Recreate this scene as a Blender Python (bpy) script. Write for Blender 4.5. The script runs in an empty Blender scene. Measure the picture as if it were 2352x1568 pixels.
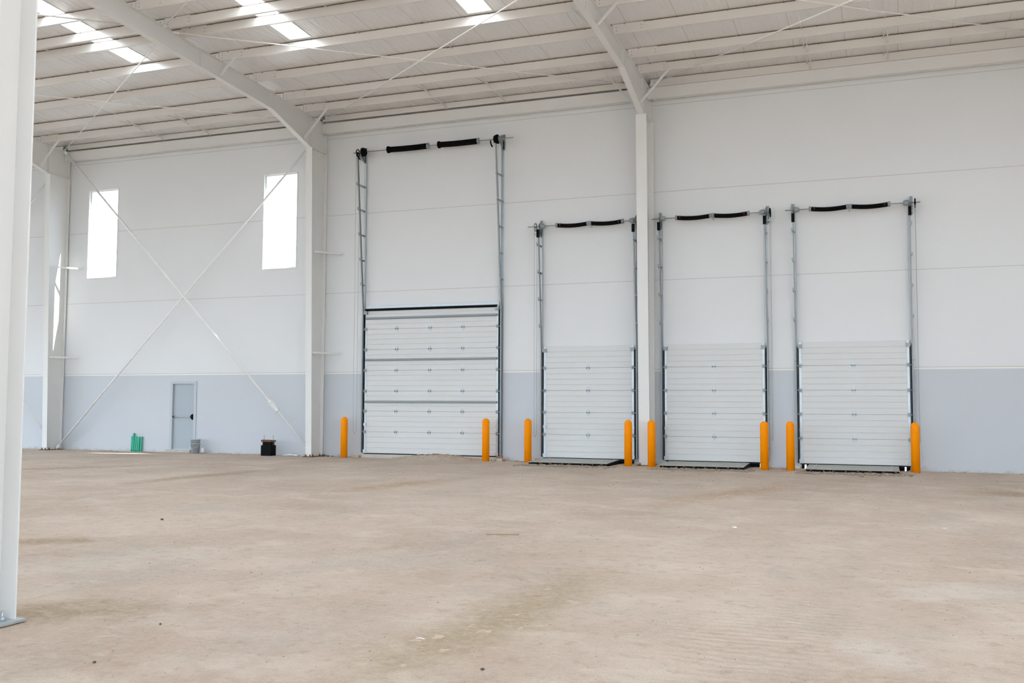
import bpy, math, random
from mathutils import Vector, Matrix, noise
random.seed(7)
C = bpy.context.scene.collection
SC = bpy.context.scene

# ------------------------------------------------------------------ camera
F_PX, YAW, PITCH, ROLL, CAM_D, CAM_H = 2290.8757, -0.36351570, 0.06367173, 0.00439105, 26.736355, 1.588037
fw = Vector((math.sin(YAW)*math.cos(PITCH), math.cos(YAW)*math.cos(PITCH), math.sin(PITCH)))
r0 = Vector((math.cos(YAW), -math.sin(YAW), 0)); u0 = r0.cross(fw)
rr = r0*math.cos(ROLL)+u0*math.sin(ROLL); uu = -r0*math.sin(ROLL)+u0*math.cos(ROLL)
cam = bpy.data.cameras.new('camera'); camo = bpy.data.objects.new('camera', cam); C.objects.link(camo)
cam.sensor_width = 36; cam.lens = F_PX/2352*36; cam.clip_end = 500; cam.clip_start = .05
m = Matrix((rr, uu, -fw)).transposed().to_4x4(); m.translation = Vector((0, -CAM_D, CAM_H))
camo.matrix_world = m; SC.camera = camo

# ------------------------------------------------------------------ sky, sun, exposure
SC.view_settings.view_transform = 'Standard'; SC.view_settings.look = 'None'
SC.view_settings.gamma = 1; SC.view_settings.use_curve_mapping = False
SC.view_settings.exposure = 0.21
w = bpy.data.worlds.new('sky'); SC.world = w; w.use_nodes = True
bg = w.node_tree.nodes['Background']; bg.inputs[0].default_value = (.71, .85, 1.0, 1); bg.inputs[1].default_value = 4.9
sun = bpy.data.lights.new('sun', 'SUN'); sun.energy = 27; sun.angle = math.radians(.6); sun.color = (1, .975, .945)
suno = bpy.data.objects.new('sun', sun); C.objects.link(suno)
suno.rotation_euler = Vector((-1, -.27, -1.5)).to_track_quat('-Z', 'Y').to_euler()
suno.location = (40, 15, 60)
SC.cycles.max_bounces = 16; SC.cycles.diffuse_bounces = 10; SC.cycles.glossy_bounces = 4
SC.cycles.transmission_bounces = 8; SC.cycles.transparent_max_bounces = 12
SC.cycles.sample_clamp_indirect = 12
SC.cycles.use_denoising = True

# ------------------------------------------------------------------ materials
def nodes(name):
    mt = bpy.data.materials.new(name); mt.use_nodes = True
    nt = mt.node_tree; b = nt.nodes['Principled BSDF']
    return mt, nt, b
def N(nt, t, **kw):
    n = nt.nodes.new(t)
    for k, v in kw.items():
        if k.startswith('i_'):
            n.inputs[k[2:].replace('_', ' ')].default_value = v
        else: setattr(n, k, v)
    return n
def mixc(nt, fac, a, b, mode='MIX'):
    n = nt.nodes.new('ShaderNodeMix'); n.data_type = 'RGBA'; n.blend_type = mode
    for s, v in ((0, fac), (6, a), (7, b)):
        if hasattr(v, 'type') and hasattr(v, 'is_linked'): nt.links.new(v, n.inputs[s])
        elif s == 0: n.inputs[0].default_value = v
        else: n.inputs[s].default_value = (*v, 1) if len(v) == 3 else v
    return n.outputs[2]
def math_(nt, op, a, b=None, c=None):
    n = nt.nodes.new('ShaderNodeMath'); n.operation = op
    for i, v in enumerate((a, b, c)):
        if v is None: continue
        if isinstance(v, (int, float)): n.inputs[i].default_value = v
        else: nt.links.new(v, n.inputs[i])
    return n.outputs[0]
def plain(name, col, rough=.55, metal=0, var=.06, scale=3, bump=0, bscale=60, stretch=(1, 1, 1)):
    mt, nt, b = nodes(name)
    tc = N(nt, 'ShaderNodeTexCoord'); mp = N(nt, 'ShaderNodeMapping'); mp.inputs['Scale'].default_value = stretch
    nt.links.new(tc.outputs['Object'], mp.inputs[0])
    nz = N(nt, 'ShaderNodeTexNoise', i_Scale=scale, i_Detail=4.0); nt.links.new(mp.outputs[0], nz.inputs[0])
    c = mixc(nt, nz.outputs[0], tuple(x*(1-var) for x in col), tuple(min(1, x*(1+var)) for x in col))
    nt.links.new(c, b.inputs['Base Color']); b.inputs['Roughness'].default_value = rough; b.inputs['Metallic'].default_value = metal
    if bump:
        n2 = N(nt, 'ShaderNodeTexNoise', i_Scale=float(bscale), i_Detail=3.0); nt.links.new(mp.outputs[0], n2.inputs[0])
        bp = N(nt, 'ShaderNodeBump', i_Strength=bump, i_Distance=.01); nt.links.new(n2.outputs[0], bp.inputs['Height'])
        nt.links.new(bp.outputs[0], b.inputs['Normal'])
    return mt

M = {}
M['steel'] = plain('white_painted_steel', (.72, .72, .70), .45, 0, .03, 1.5)
M['purlin'] = plain('white_purlin_steel', (.74, .72, .69), .26, 0, .03, 1.2)
M['purlin'].node_tree.nodes['Principled BSDF'].inputs['Specular IOR Level'].default_value = .8
M['rod'] = plain('white_rod_paint', (.86, .86, .85), .4, 0, .03)
M['galv'] = plain('galvanised_steel', (.50, .55, .58), .38, .65, .14, 14)
M['galvd'] = plain('dull_galvanised_steel', (.30, .33, .34), .5, .5, .15, 20)
M['black'] = plain('black_rubber', (.006, .006, .006), .6, 0, .2)
M['blacksteel'] = plain('black_oiled_spring_steel', (.005, .005, .005), .75, 0, .3, 20)
for q in ('black', 'blacksteel'): M[q].node_tree.nodes['Principled BSDF'].inputs['Specular IOR Level'].default_value = .06
M['red'] = plain('red_paint_mark', (.35, .03, .03), .5)
M['door'] = plain('door_panel_paint', (.645, .655, .65), .5, 0, .02, 2)
M['orange'] = plain('safety_orange_plastic', (1.0, .30, .0), .45, 0, .03, 4); M['orange'].node_tree.nodes['Principled BSDF'].inputs['Specular IOR Level'].default_value = .12
M['grey'] = plain('grey_door_paint', (.37, .425, .465), .45, 0, .03, 2)
M['greyframe'] = plain('grey_frame_paint', (.47, .51, .55), .45, 0, .03, 2)
M['concrete'] = plain('concrete', (.50, .47, .42), .9, 0, .2, 9, .4, 40)
M['plate'] = plain('leveler_deck_steel', (.42, .43, .40), .6, .1, .15, 5)
M['wood'] = plain('pale_wood', (.48, .37, .25), .8, 0, .25, 18, .2, 40, (1, 8, 8))
M['brick'] = plain('broken_brick', (.30, .14, .07), .9, 0, .3, 12, .3)
M['green'] = plain('green_pvc', (.02, .42, .27), .35, 0, .08, 6)
M['bucket'] = plain('grey_plastic_bucket', (.40, .43, .46), .5, 0, .25, 14)
M['white'] = plain('white_plastic', (.78, .78, .78), .5, 0, .05)
M['rust'] = plain('rusty_steel', (.16, .07, .03), .8, 0, .35, 25)
M['yard'] = plain('pale_concrete_yard', (.125, .117, .108), .9, 0, .15, .4)
M['dark'] = plain('dark_stone', (.10, .08, .06), .9, 0, .3, 20)
M['stone'] = plain('small_stones', (.33, .27, .21), .9, 0, .45, 7)
M['clod'] = plain('dirt_clods', (.45, .35, .27), .95, 0, .3, 9)
M['edge'] = plain('purlin_gap_shadow_brown', (.17, .12, .09), .7, 0, .3, 3)  # brown for the shadow line painted along the purlin tops
M['bolt'] = plain('screw_heads', (.16, .11, .08), .6, .3, .2)

# wall : precast panels, white above, grey band below, with joints
JZ = [2.5606, 5.0006, 7.4312, 9.8529]
def wall_mat():
    mt, nt, b = nodes('painted_wall_panels')
    tc = N(nt, 'ShaderNodeTexCoord'); sp = N(nt, 'ShaderNodeSeparateXYZ'); nt.links.new(tc.outputs['Object'], sp.inputs[0])
    z = sp.outputs[2]
    nz = N(nt, 'ShaderNodeTexNoise', i_Scale=.9, i_Detail=5.0); nt.links.new(tc.outputs['Object'], nz.inputs[0])
    white = mixc(nt, nz.outputs[0], (.70, .715, .72), (.73, .745, .75))
    grey = mixc(nt, nz.outputs[0], (.535, .565, .60), (.56, .59, .62))
    base = mixc(nt, math_(nt, 'GREATER_THAN', z, JZ[0]-.035), grey, white)
    caulk = math_(nt, 'LESS_THAN', math_(nt, 'ABSOLUTE', math_(nt, 'SUBTRACT', z, JZ[0]-.02)), .017)
    base = mixc(nt, caulk, base, (.80, .80, .76))
    g = None
    for j in JZ:
        d = math_(nt, 'LESS_THAN', math_(nt, 'ABSOLUTE', math_(nt, 'SUBTRACT', z, j+.012)), .009)
        g = d if g is None else math_(nt, 'MAXIMUM', g, d)
    base = mixc(nt, math_(nt, 'MULTIPLY', g, .45), base, (.36, .30, .24))
    # dirt splash with an uneven edge along the foot of the wall
    n3 = N(nt, 'ShaderNodeTexNoise', i_Scale=2.2, i_Detail=8.0, i_Roughness=.7); nt.links.new(tc.outputs['Object'], n3.inputs[0])
    h = math_(nt, 'MULTIPLY', math_(nt, 'SUBTRACT', n3.outputs[0], .38), .55)
    k = math_(nt, 'MULTIPLY', math_(nt, 'MAXIMUM', math_(nt, 'SUBTRACT', h, z), 0), 6)
    k = math_(nt, 'MINIMUM', k, .5)
    base = mixc(nt, k, base, (.38, .33, .28))
    nt.links.new(base, b.inputs['Base Color']); b.inputs['Roughness'].default_value = .6
    # shallow vertical ribs of the insulated panel and groove bump
    inv = math_(nt, 'SUBTRACT', 1, g)
    bp = N(nt, 'ShaderNodeBump', i_Strength=.5, i_Distance=.01); nt.links.new(inv, bp.inputs['Height']); nt.links.new(bp.outputs[0], b.inputs['Normal'])
    return mt
M['wall'] = wall_mat()

def ceil_mat():
    mt, nt, b = nodes('white_vinyl_roof_insulation')
    tc = N(nt, 'ShaderNodeTexCoord'); sp = N(nt, 'ShaderNodeSeparateXYZ'); nt.links.new(tc.outputs['Object'], sp.inputs[0])
    x = sp.outputs[0]
    fr = math_(nt, 'FRACT', math_(nt, 'DIVIDE', math_(nt, 'ADD', x, 100.35), 1.22))
    seam = math_(nt, 'LESS_THAN', math_(nt, 'ABSOLUTE', math_(nt, 'SUBTRACT', fr, .5)), .0075)
    mp = N(nt, 'ShaderNodeMapping'); mp.inputs['Scale'].default_value = (7, .8, 1); nt.links.new(tc.outputs['Object'], mp.inputs[0])
    nz = N(nt, 'ShaderNodeTexNoise', i_Scale=1.6, i_Detail=5.0, i_Distortion=.6); nt.links.new(mp.outputs[0], nz.inputs[0])
    n2 = N(nt, 'ShaderNodeTexNoise', i_Scale=.5, i_Detail=2.0); nt.links.new(tc.outputs['Object'], n2.inputs[0])
    c = mixc(nt, n2.outputs[0], (.73, .725, .715), (.79, .785, .78))
    c = mixc(nt, math_(nt, 'MULTIPLY', seam, .45), c, (.38, .32, .26))
    nt.links.new(c, b.inputs['Base Color']); b.inputs['Roughness'].default_value = .24; b.inputs['Specular IOR Level'].default_value = .75
    bp = N(nt, 'ShaderNodeBump', i_Strength=.6, i_Distance=.04); nt.links.new(nz.outputs[0], bp.inputs['Height']); nt.links.new(bp.outputs[0], b.inputs['Normal'])
    return mt
M['ceil'] = ceil_mat()

def skylight_mat():
    mt = bpy.data.materials.new('translucent_skylight_sheet'); mt.use_nodes = True; nt = mt.node_tree; nt.nodes.clear()
    o = N(nt, 'ShaderNodeOutputMaterial'); tr = N(nt, 'ShaderNodeBsdfTranslucent'); df = N(nt, 'ShaderNodeBsdfDiffuse')
    tc = N(nt, 'ShaderNodeTexCoord'); nz = N(nt, 'ShaderNodeTexNoise', i_Scale=3.0); nt.links.new(tc.outputs['Object'], nz.inputs[0])
    c = mixc(nt, nz.outputs[0], (.80, .85, .88), (.85, .89, .92)); nt.links.new(c, tr.inputs[0])
    df.inputs[0].default_value = (.8, .8, .8, 1); mx = N(nt, 'ShaderNodeMixShader'); mx.inputs[0].default_value = .2
    nt.links.new(tr.outputs[0], mx.inputs[1]); nt.links.new(df.outputs[0], mx.inputs[2]); nt.links.new(mx.outputs[0], o.inputs[0])
    return mt
M['sky'] = skylight_mat()
def glass_mat():
    mt = bpy.data.materials.new('window_glass'); mt.use_nodes = True; nt = mt.node_tree; nt.nodes.clear()
    o = N(nt, 'ShaderNodeOutputMaterial'); tr = N(nt, 'ShaderNodeBsdfTransparent'); gl = N(nt, 'ShaderNodeBsdfGlossy')
    tr.inputs[0].default_value = (.95, .97, .98, 1); gl.inputs['Roughness'].default_value = .05
    mx = N(nt, 'ShaderNodeMixShader'); mx.inputs[0].default_value = .05
    nt.links.new(tr.outputs[0], mx.inputs[1]); nt.links.new(gl.outputs[0], mx.inputs[2]); nt.links.new(mx.outputs[0], o.inputs[0])
    return mt
M['glass'] = glass_mat()

# dirt floor
PATCH = [  # x, y, half length, half width, angle of the long axis, strength, kind
    (-14.2, -8.4, 2.9, .42, 88, .55, 'brown'), (-9.2, -17.8, .8, .35, 30, .6, 'brown'), (-6.4, -21.0, 1.5, .45, 40, .62, 'brown'),
    (-9.2, -8.8, 2.5, .45, 78, .5, 'orange'), (-2.8, -8.2, 3.0, .55, 72, .5, 'orange'), (2.3, -6.3, 1.4, .7, 5, .6, 'brown'),
    (-2.75, -19.6, 2.4, .42, 86, .6, 'sand'), (-18.9, -7.6, 2.2, .4, 60, .5, 'brown'), (-9.9, -14.1, .55, .16, 65, .5, 'blue'),
    (-.1, -19.8, .6, .2, 120, .45, 'pale'), (.6, -17.2, .9, .5, 20, .4, 'pale'), (-7.6, -18.9, 1.6, .6, 60, .35, 'pale'),
    (1.7, -14.5, 1.2, 1.0, 10, .35, 'grey'), (-8.0, -1.85, 1.35, .42, 0, .95, 'rub'), (-4.5, -1.85, 1.3, .42, 0, .95, 'rub'), (-.9, -1.85, 1.3, .42, 0, .95, 'rub'), (-4.5, -17.5, 1.2, .7, 30, .3, 'grey')]
PC = dict(brown=(.30, .215, .125), orange=(.38, .25, .145), sand=(.36, .275, .17), blue=(.40, .42, .43), pale=(.62, .575, .52), grey=(.42, .38, .33), rub=(.30, .28, .22))
def floor_mat():
    mt, nt, b = nodes('compacted_dirt')
    tc = N(nt, 'ShaderNodeTexCoord'); P = tc.outputs['Object']
    def noise_(scale, detail=5., rough=.55, sc=None, dist=0.):
        src = P
        if sc:
            mp = N(nt, 'ShaderNodeMapping'); mp.inputs['Scale'].default_value = sc; nt.links.new(P, mp.inputs[0]); src = mp.outputs[0]
        n = N(nt, 'ShaderNodeTexNoise', i_Scale=float(scale), i_Detail=detail, i_Roughness=rough, i_Distortion=dist); nt.links.new(src, n.inputs[0]); return n.outputs[0]
    def ramp(v, a, b_, lo=0., hi=1.):
        n = N(nt, 'ShaderNodeMapRange'); n.clamp = True
        for i, q in enumerate((a, b_, lo, hi)): n.inputs[i+1].default_value = q
        nt.links.new(v, n.inputs[0]); return n.outputs[0]
    big = noise_(.35, 6., .6); mid = noise_(1.1, 6., .65, dist=.4); fine = noise_(14, 6., .7); grain = noise_(90, 3., .7)
    c = mixc(nt, ramp(big, .35, .65), (.435, .335, .26), (.585, .48, .395))
    c = mixc(nt, ramp(mid, .48, .66, 0, .75), c, (.62, .54, .455))
    c = mixc(nt, ramp(noise_(.7, 6., .65, (1, .5, 1)), .5, .7, 0, .7), c, (.40, .345, .29))
    edge = noise_(2.3, 7., .7); fl = noise_(5.5, 4., .6, (1, .6, 1))
    for (px, py, L, W, a, s, kind) in PATCH:
        mp = N(nt, 'ShaderNodeMapping'); mp.vector_type = 'TEXTURE'
        mp.inputs['Location'].default_value = (px, py, 0); mp.inputs['Rotation'].default_value = (0, 0, math.radians(a)); mp.inputs['Scale'].default_value = (L, W, 1e3)
        nt.links.new(P, mp.inputs[0]); ln = N(nt, 'ShaderNodeVectorMath', operation='LENGTH'); nt.links.new(mp.outputs[0], ln.inputs[0])
        d = math_(nt, 'ADD', ln.outputs['Value'], math_(nt, 'MULTIPLY', math_(nt, 'SUBTRACT', edge, .5), 2.2))
        k = ramp(d, 1.15, .35, 0, min(1, s*1.35))
        c = mixc(nt, k, c, PC[kind])
        if kind in ('sand', 'orange'):
            k2 = math_(nt, 'MULTIPLY', ramp(d, 1.0, .6), ramp(fl, .60, .64, 0, .8))
            c = mixc(nt, k2, c, (.66, .55, .42))
    c = mixc(nt, ramp(fine, .35, .75, .0, .5), c, (.62, .54, .46))
    vo = N(nt, 'ShaderNodeTexVoronoi', i_Scale=24.0); nt.links.new(P, vo.inputs[0])
    c = mixc(nt, ramp(vo.outputs['Distance'], .14, .06, 0, .45), c, (.26, .20, .15))
    v2 = N(nt, 'ShaderNodeTexVoronoi', i_Scale=5.5); nt.links.new(P, v2.inputs[0])
    c = mixc(nt, ramp(v2.outputs['Distance'], .06, .03, 0, .6), c, (.24, .18, .13))
    c = mixc(nt, ramp(noise_(6, 6., .75), .53, .66, 0, .6), c, (.37, .30, .24))
    c = mixc(nt, ramp(noise_(3.2, 6., .7, (1, 1.6, 1)), .56, .7, 0, .5), c, (.68, .59, .50))
    c = mixc(nt, ramp(grain, .52, .75, 0, .5), c, (.33, .28, .23))
    c = mixc(nt, ramp(grain, .45, .2, 0, .35), c, (.72, .65, .56))
    nt.links.new(c, b.inputs['Base Color']); b.inputs['Roughness'].default_value = .95; b.inputs['Specular IOR Level'].default_value = .2
    # fine relief and the tyre tread ripples
    wv = N(nt, 'ShaderNodeTexWave', i_Scale=2.6, i_Distortion=5.0, i_Detail=2.0); wv.bands_direction = 'Y'; nt.links.new(P, wv.inputs[0])
    mp = N(nt, 'ShaderNodeMapping'); mp.vector_type = 'TEXTURE'; mp.inputs['Location'].default_value = (-.9, -19.6, 0); mp.inputs['Scale'].default_value = (.75, 1.9, 1e3)
    nt.links.new(P, mp.inputs[0]); ln = N(nt, 'ShaderNodeVectorMath', operation='LENGTH'); nt.links.new(mp.outputs[0], ln.inputs[0])
    rk = math_(nt, 'MULTIPLY', ramp(math_(nt, 'ADD', ln.outputs['Value'], math_(nt, 'SUBTRACT', mid, .5)), 1.1, .4), wv.outputs['Fac'])
    h = math_(nt, 'ADD', math_(nt, 'MULTIPLY', fine, .9), math_(nt, 'ADD', math_(nt, 'MULTIPLY', grain, .25), math_(nt, 'MULTIPLY', rk, .45)))
    bp = N(nt, 'ShaderNodeBump', i_Strength=.8, i_Distance=.02); nt.links.new(h, bp.inputs['Height']); nt.links.new(bp.outputs[0], b.inputs['Normal'])
    return mt
M['floor'] = floor_mat()

# ------------------------------------------------------------------ mesh builder
class MB:
    def __init__(s): s.v = []; s.f = []; s.m = []; s.mi = 0; s.sm = []; s.smooth = False
    def add(s, vs, fs):
        o = len(s.v); s.v += [tuple(v) for v in vs]
        for f in fs: s.f.append(tuple(o+i for i in f)); s.m.append(s.mi); s.sm.append(s.smooth)
        return s
    def box(s, x0, x1, y0, y1, z0, z1):
        x0, x1 = sorted((x0, x1)); y0, y1 = sorted((y0, y1)); z0, z1 = sorted((z0, z1))
        v = [(x, y, z) for z in (z0, z1) for y in (y0, y1) for x in (x0, x1)]
        return s.add(v, [(0, 2, 3, 1), (4, 5, 7, 6), (0, 1, 5, 4), (2, 6, 7, 3), (0, 4, 6, 2), (1, 3, 7, 5)])
    def prism(s, poly, a0, a1, axis='x'):   # poly in the other two axes (y,z),(x,z),(x,y)
        n = len(poly)
        def P(p, a): return (a, p[0], p[1]) if axis == 'x' else (p[0], a, p[1]) if axis == 'y' else (p[0], p[1], a)
        v = [P(p, a0) for p in poly]+[P(p, a1) for p in poly]
        area = sum(poly[i][0]*poly[(i+1) % n][1]-poly[(i+1) % n][0]*poly[i][1] for i in range(n))
        flip = (area < 0) != (a1 < a0)
        if axis == 'y': flip = not flip
        f = [tuple(range(n))[::-1], tuple(range(n, 2*n))]+[(i, (i+1) % n, n+(i+1) % n, n+i) for i in range(n)]
        if flip: f = [t[::-1] for t in f]
        return s.add(v, f)
    def tube(s, pts, r, n=8, cap=True, r1=None):
        pts = [Vector(p) for p in pts]; rings = []
        for i, p in enumerate(pts):
            d = (pts[min(i+1, len(pts)-1)]-pts[max(i-1, 0)]).normalized()
            a = d.orthogonal().normalized() if i == 0 else (rings_a - d*rings_a.dot(d)).normalized()
            rings_a = a; b = d.cross(a); rad = r if r1 is None else r+(r1-r)*i/(len(pts)-1)
            rings.append([p+(a*math.cos(2*math.pi*k/n)+b*math.sin(2*math.pi*k/n))*rad for k in range(n)])
        v = [q for R in rings for q in R]; f = []
        for i in range(len(pts)-1):
            for k in range(n): f.append((i*n+k, i*n+(k+1) % n, (i+1)*n+(k+1) % n, (i+1)*n+k))
        if cap: f += [tuple(range(n))[::-1], tuple(range((len(pts)-1)*n, len(pts)*n))]
        sm = s.smooth; s.smooth = n > 5; s.add(v, f); s.smooth = sm; return s
    def lathe(s, prof, cx, cy, n=24, axis='z', c=0):  # prof (r, h)
        v = []; f = []
        for r, h in prof:
            for k in range(n):
                a = 2*math.pi*k/n; p, q = r*math.cos(a), r*math.sin(a)
                v.append((cx+p, cy+q, h) if axis == 'z' else (h, cx+p, cy+q))
        for i in range(len(prof)-1):
            for k in range(n): f.append((i*n+k, i*n+(k+1) % n, (i+1)*n+(k+1) % n, (i+1)*n+k))
        f += [tuple(range(n))[::-1], tuple(range((len(prof)-1)*n, len(prof)*n))]
        sm = s.smooth; s.smooth = True; s.add(v, f); s.smooth = sm; return s
    def bar(s, a, b, w, t, up=(0, 0, 1)):   # rectangular bar from a to b
        a, b = Vector(a), Vector(b); d = (b-a).normalized(); u = Vector(up); sx = d.cross(u).normalized(); u = sx.cross(d)
        v = [p+sx*(i*w/2)+u*(j*t/2) for p in (a, b) for i, j in ((-1, -1), (1, -1), (1, 1), (-1, 1))]
        return s.add(v, [(0, 3, 2, 1), (4, 5, 6, 7), (0, 1, 5, 4), (1, 2, 6, 5), (2, 3, 7, 6), (3, 0, 4, 7)])
    def angle(s, a, b, w=.05, t=.006, up=(0, 0, 1)):  # L-section bar
        s.bar(a, b, w, t, up)
        d = (Vector(b)-Vector(a)).normalized(); sx = d.cross(Vector(up)).normalized(); u = sx.cross(d)
        off = sx*(w/2-t/2)-u*(w/2)
        return s.bar(Vector(a)+off, Vector(b)+off, t, w, up)
    def rock(s, c, r, seed, flat=.7):
        rnd = random.Random(seed); t = (1+5**.5)/2
        vs = [(-1, t, 0), (1, t, 0), (-1, -t, 0), (1, -t, 0), (0, -1, t), (0, 1, t), (0, -1, -t), (0, 1, -t), (t, 0, -1), (t, 0, 1), (-t, 0, -1), (-t, 0, 1)]
        fs = [(0, 11, 5), (0, 5, 1), (0, 1, 7), (0, 7, 10), (0, 10, 11), (1, 5, 9), (5, 11, 4), (11, 10, 2), (10, 7, 6), (7, 1, 8), (3, 9, 4), (3, 4, 2), (3, 2, 6), (3, 6, 8), (3, 8, 9), (4, 9, 5), (2, 4, 11), (6, 2, 10), (8, 6, 7), (9, 8, 1)]
        v = [Vector(p).normalized()*r*rnd.uniform(.7, 1.15) for p in vs]; a = rnd.uniform(0, 6.28); e = rnd.uniform(.8, 1.5)
        return s.add([(c[0]+(p.x*math.cos(a)-p.y*math.sin(a))*e, c[1]+p.x*math.sin(a)+p.y*math.cos(a), c[2]+p.z*flat) for p in v], fs)
    def build(s, name, mats, parent=None, bevel=0, origin=None):
        if not isinstance(mats, (list, tuple)): mats = [mats]
        par = parent; base = Vector(origin) if origin is not None else Vector((0, 0, 0))
        while par is not None: base = base+par.location; par = par.parent
        me = bpy.data.meshes.new(name); me.from_pydata([tuple(Vector(v)-base) for v in s.v], [], s.f)
        for mt in mats: me.materials.append(M[mt] if isinstance(mt, str) else mt)
        me.polygons.foreach_set('material_index', s.m); me.polygons.foreach_set('use_smooth', s.sm); me.update()
        o = bpy.data.objects.new(name, me); C.objects.link(o)
        if parent is not None: o.parent = parent
        elif origin is not None: o.location = origin
        if bevel:
            b = o.modifiers.new('bevel', 'BEVEL'); b.width = bevel; b.segments = 2; b.limit_method = 'ANGLE'
        return o
def tag(o, label=None, cat=None, group=None, kind=None):
    if label: o['label'] = label
    if cat: o['category'] = cat
    if group: o['group'] = group
    if kind: o['kind'] = kind
    return o
def thing(name, label, cat, loc, group=None):
    o = bpy.data.objects.new(name, None); C.objects.link(o); o.location = loc; o.empty_display_size = .2
    return tag(o, label, cat, group)
def copy_tree(o, parent=None):
    c = o.copy(); C.objects.link(c); c.parent = parent
    for ch in list(o.children): copy_tree(ch, c)
    return c

# ------------------------------------------------------------------ setting
XW0, XW1, YS = -37.2, 14.7, -42.6
RIDGE = -21.3
def roofz(y): return 10.55+.06*(-y) if y >= RIDGE else 10.55+.06*(-RIDGE)-.06*(RIDGE-y)
def grid_slab(mb, us, vs, solid, P, t):
    """cells of a slab in a (u, v) plane; P(u, v, d) gives the point at depth d; walls close round the holes"""
    def q(a, b, c, d): mb.add([a, b, c, d], [(0, 1, 2, 3)])
    nu, nv = len(us)-1, len(vs)-1
    S = [[solid((us[i]+us[i+1])/2, (vs[j]+vs[j+1])/2) for j in range(nv)] for i in range(nu)]
    for i in range(nu):
        for j in range(nv):
            if not S[i][j]: continue
            a, b, c, d = us[i], us[i+1], vs[j], vs[j+1]
            q(P(a, c, 0), P(b, c, 0), P(b, d, 0), P(a, d, 0)); q(P(a, d, t), P(b, d, t), P(b, c, t), P(a, c, t))
            if i == 0 or not S[i-1][j]: q(P(a, c, 0), P(a, d, 0), P(a, d, t), P(a, c, t))
            if i == nu-1 or not S[i+1][j]: q(P(b, d, 0), P(b, c, 0), P(b, c, t), P(b, d, t))
            if j == 0 or not S[i][j-1]: q(P(b, c, 0), P(a, c, 0), P(a, c, t), P(b, c, t))
            if j == nv-1 or not S[i][j+1]: q(P(a, d, 0), P(b, d, 0), P(b, d, t), P(a, d, t))
WT = .12
DOORS = [  # xl, xr, top of curtain, shaft height, bottom, shaft ends, spring spans, chain side
    dict(xl=-14.90, xr=-10.55, top=4.48, zs=9.27, x0=-15.26, x1=-10.03),
    dict(xl=-9.17, xr=-6.57, top=3.25, zs=6.66, x0=-9.60, x1=-6.32),
    dict(xl=-5.72, xr=-3.08, top=3.25, zs=6.66, x0=-6.02, x1=-2.86),
    dict(xl=-2.22, xr=.43, top=3.25, zs=6.67, x0=-2.50, x1=.75)]
HOLES = [(-25.85, -24.60, 5.88, 8.93), (-18.70, -17.47, 5.88, 8.93), (-22.13, -21.20, .10, 2.27)] + \
        [(d['xl']+.03, d['xr']-.03, .0 if i else .12, d['top']-.10) for i, d in enumerate(DOORS)]
us = sorted({XW0, XW1, *[h[0] for h in HOLES], *[h[1] for h in HOLES]}); vs = sorted({-.3, 10.30, *[h[2] for h in HOLES], *[h[3] for h in HOLES]})
mb = MB(); grid_slab(mb, us, vs, lambda x, z: not any(h[0] < x < h[1] and h[2] < z < h[3] for h in HOLES), lambda x, z, d: (x, d, z), WT)
tag(mb.build('wall_front', 'wall'), kind='structure')
# unseen panel added outside the eave to block light and darken the gap
mb = MB(); mb.box(XW0, XW1, .14, .17, 9.6, 10.62)
tag(mb.build('eave_blocker', 'steel'), kind='structure')
# unseen side and back walls, with invented open bays sized for daylight fill
mb = MB(); grid_slab(mb, [YS, -39.5, -22.5, -20.0, -2.5, 0], [-.3, 5.0, 10.3], lambda y, z: not ((-39.5 < y < -22.5 or -20 < y < -2.5) and z < 5.0), lambda y, z, d: (XW0-d, y, z), WT)
tag(mb.build('wall_left', 'wall'), kind='structure')
mb = MB(); grid_slab(mb, [YS, -38, -24, 0], [-.3, 7.5, 10.3], lambda y, z: not (-38 < y < -24 and z < 7.5), lambda y, z, d: (XW1+d, y, z), WT)
tag(mb.build('wall_right', 'wall'), kind='structure')
cols = [XW0, -36.0, -29.5, -28.0, -20.0, -18.5, -10.5, -9.0, -2.0, -.5, 6.0, 7.5, 12.5, XW1]
mb = MB(); grid_slab(mb, cols, [-.3, 7.2, 10.3], lambda x, z: z > 7.2 or (cols.index(max(c for c in cols if c < x)) % 2 == 0), lambda x, z, d: (x, YS-d, z), WT)
tag(mb.build('wall_back', 'wall'), kind='structure')

# roof with skylight openings
STRIPS = [-34.25, -29.25, -24.25, -19.22, -14.18, -9.24, -4.15, .9, 5.95, 11.0]
SW = .60
us = sorted([XW0-.1, XW1+.1]+[s for s in STRIPS]+[s+SW for s in STRIPS])
vs = [-42.7, -37.0, -23.0, RIDGE, -19.6, -5.48, .30]
def rsolid(x, y): return not (any(s < x < s+SW for s in STRIPS) and (-19.6 < y < -5.48 or -37 < y < -23))
mb = MB(); grid_slab(mb, us, vs, rsolid, lambda x, y, d: (x, y, roofz(y)+d), .13)
tag(mb.build('ceiling', 'ceil'), kind='structure')

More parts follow.
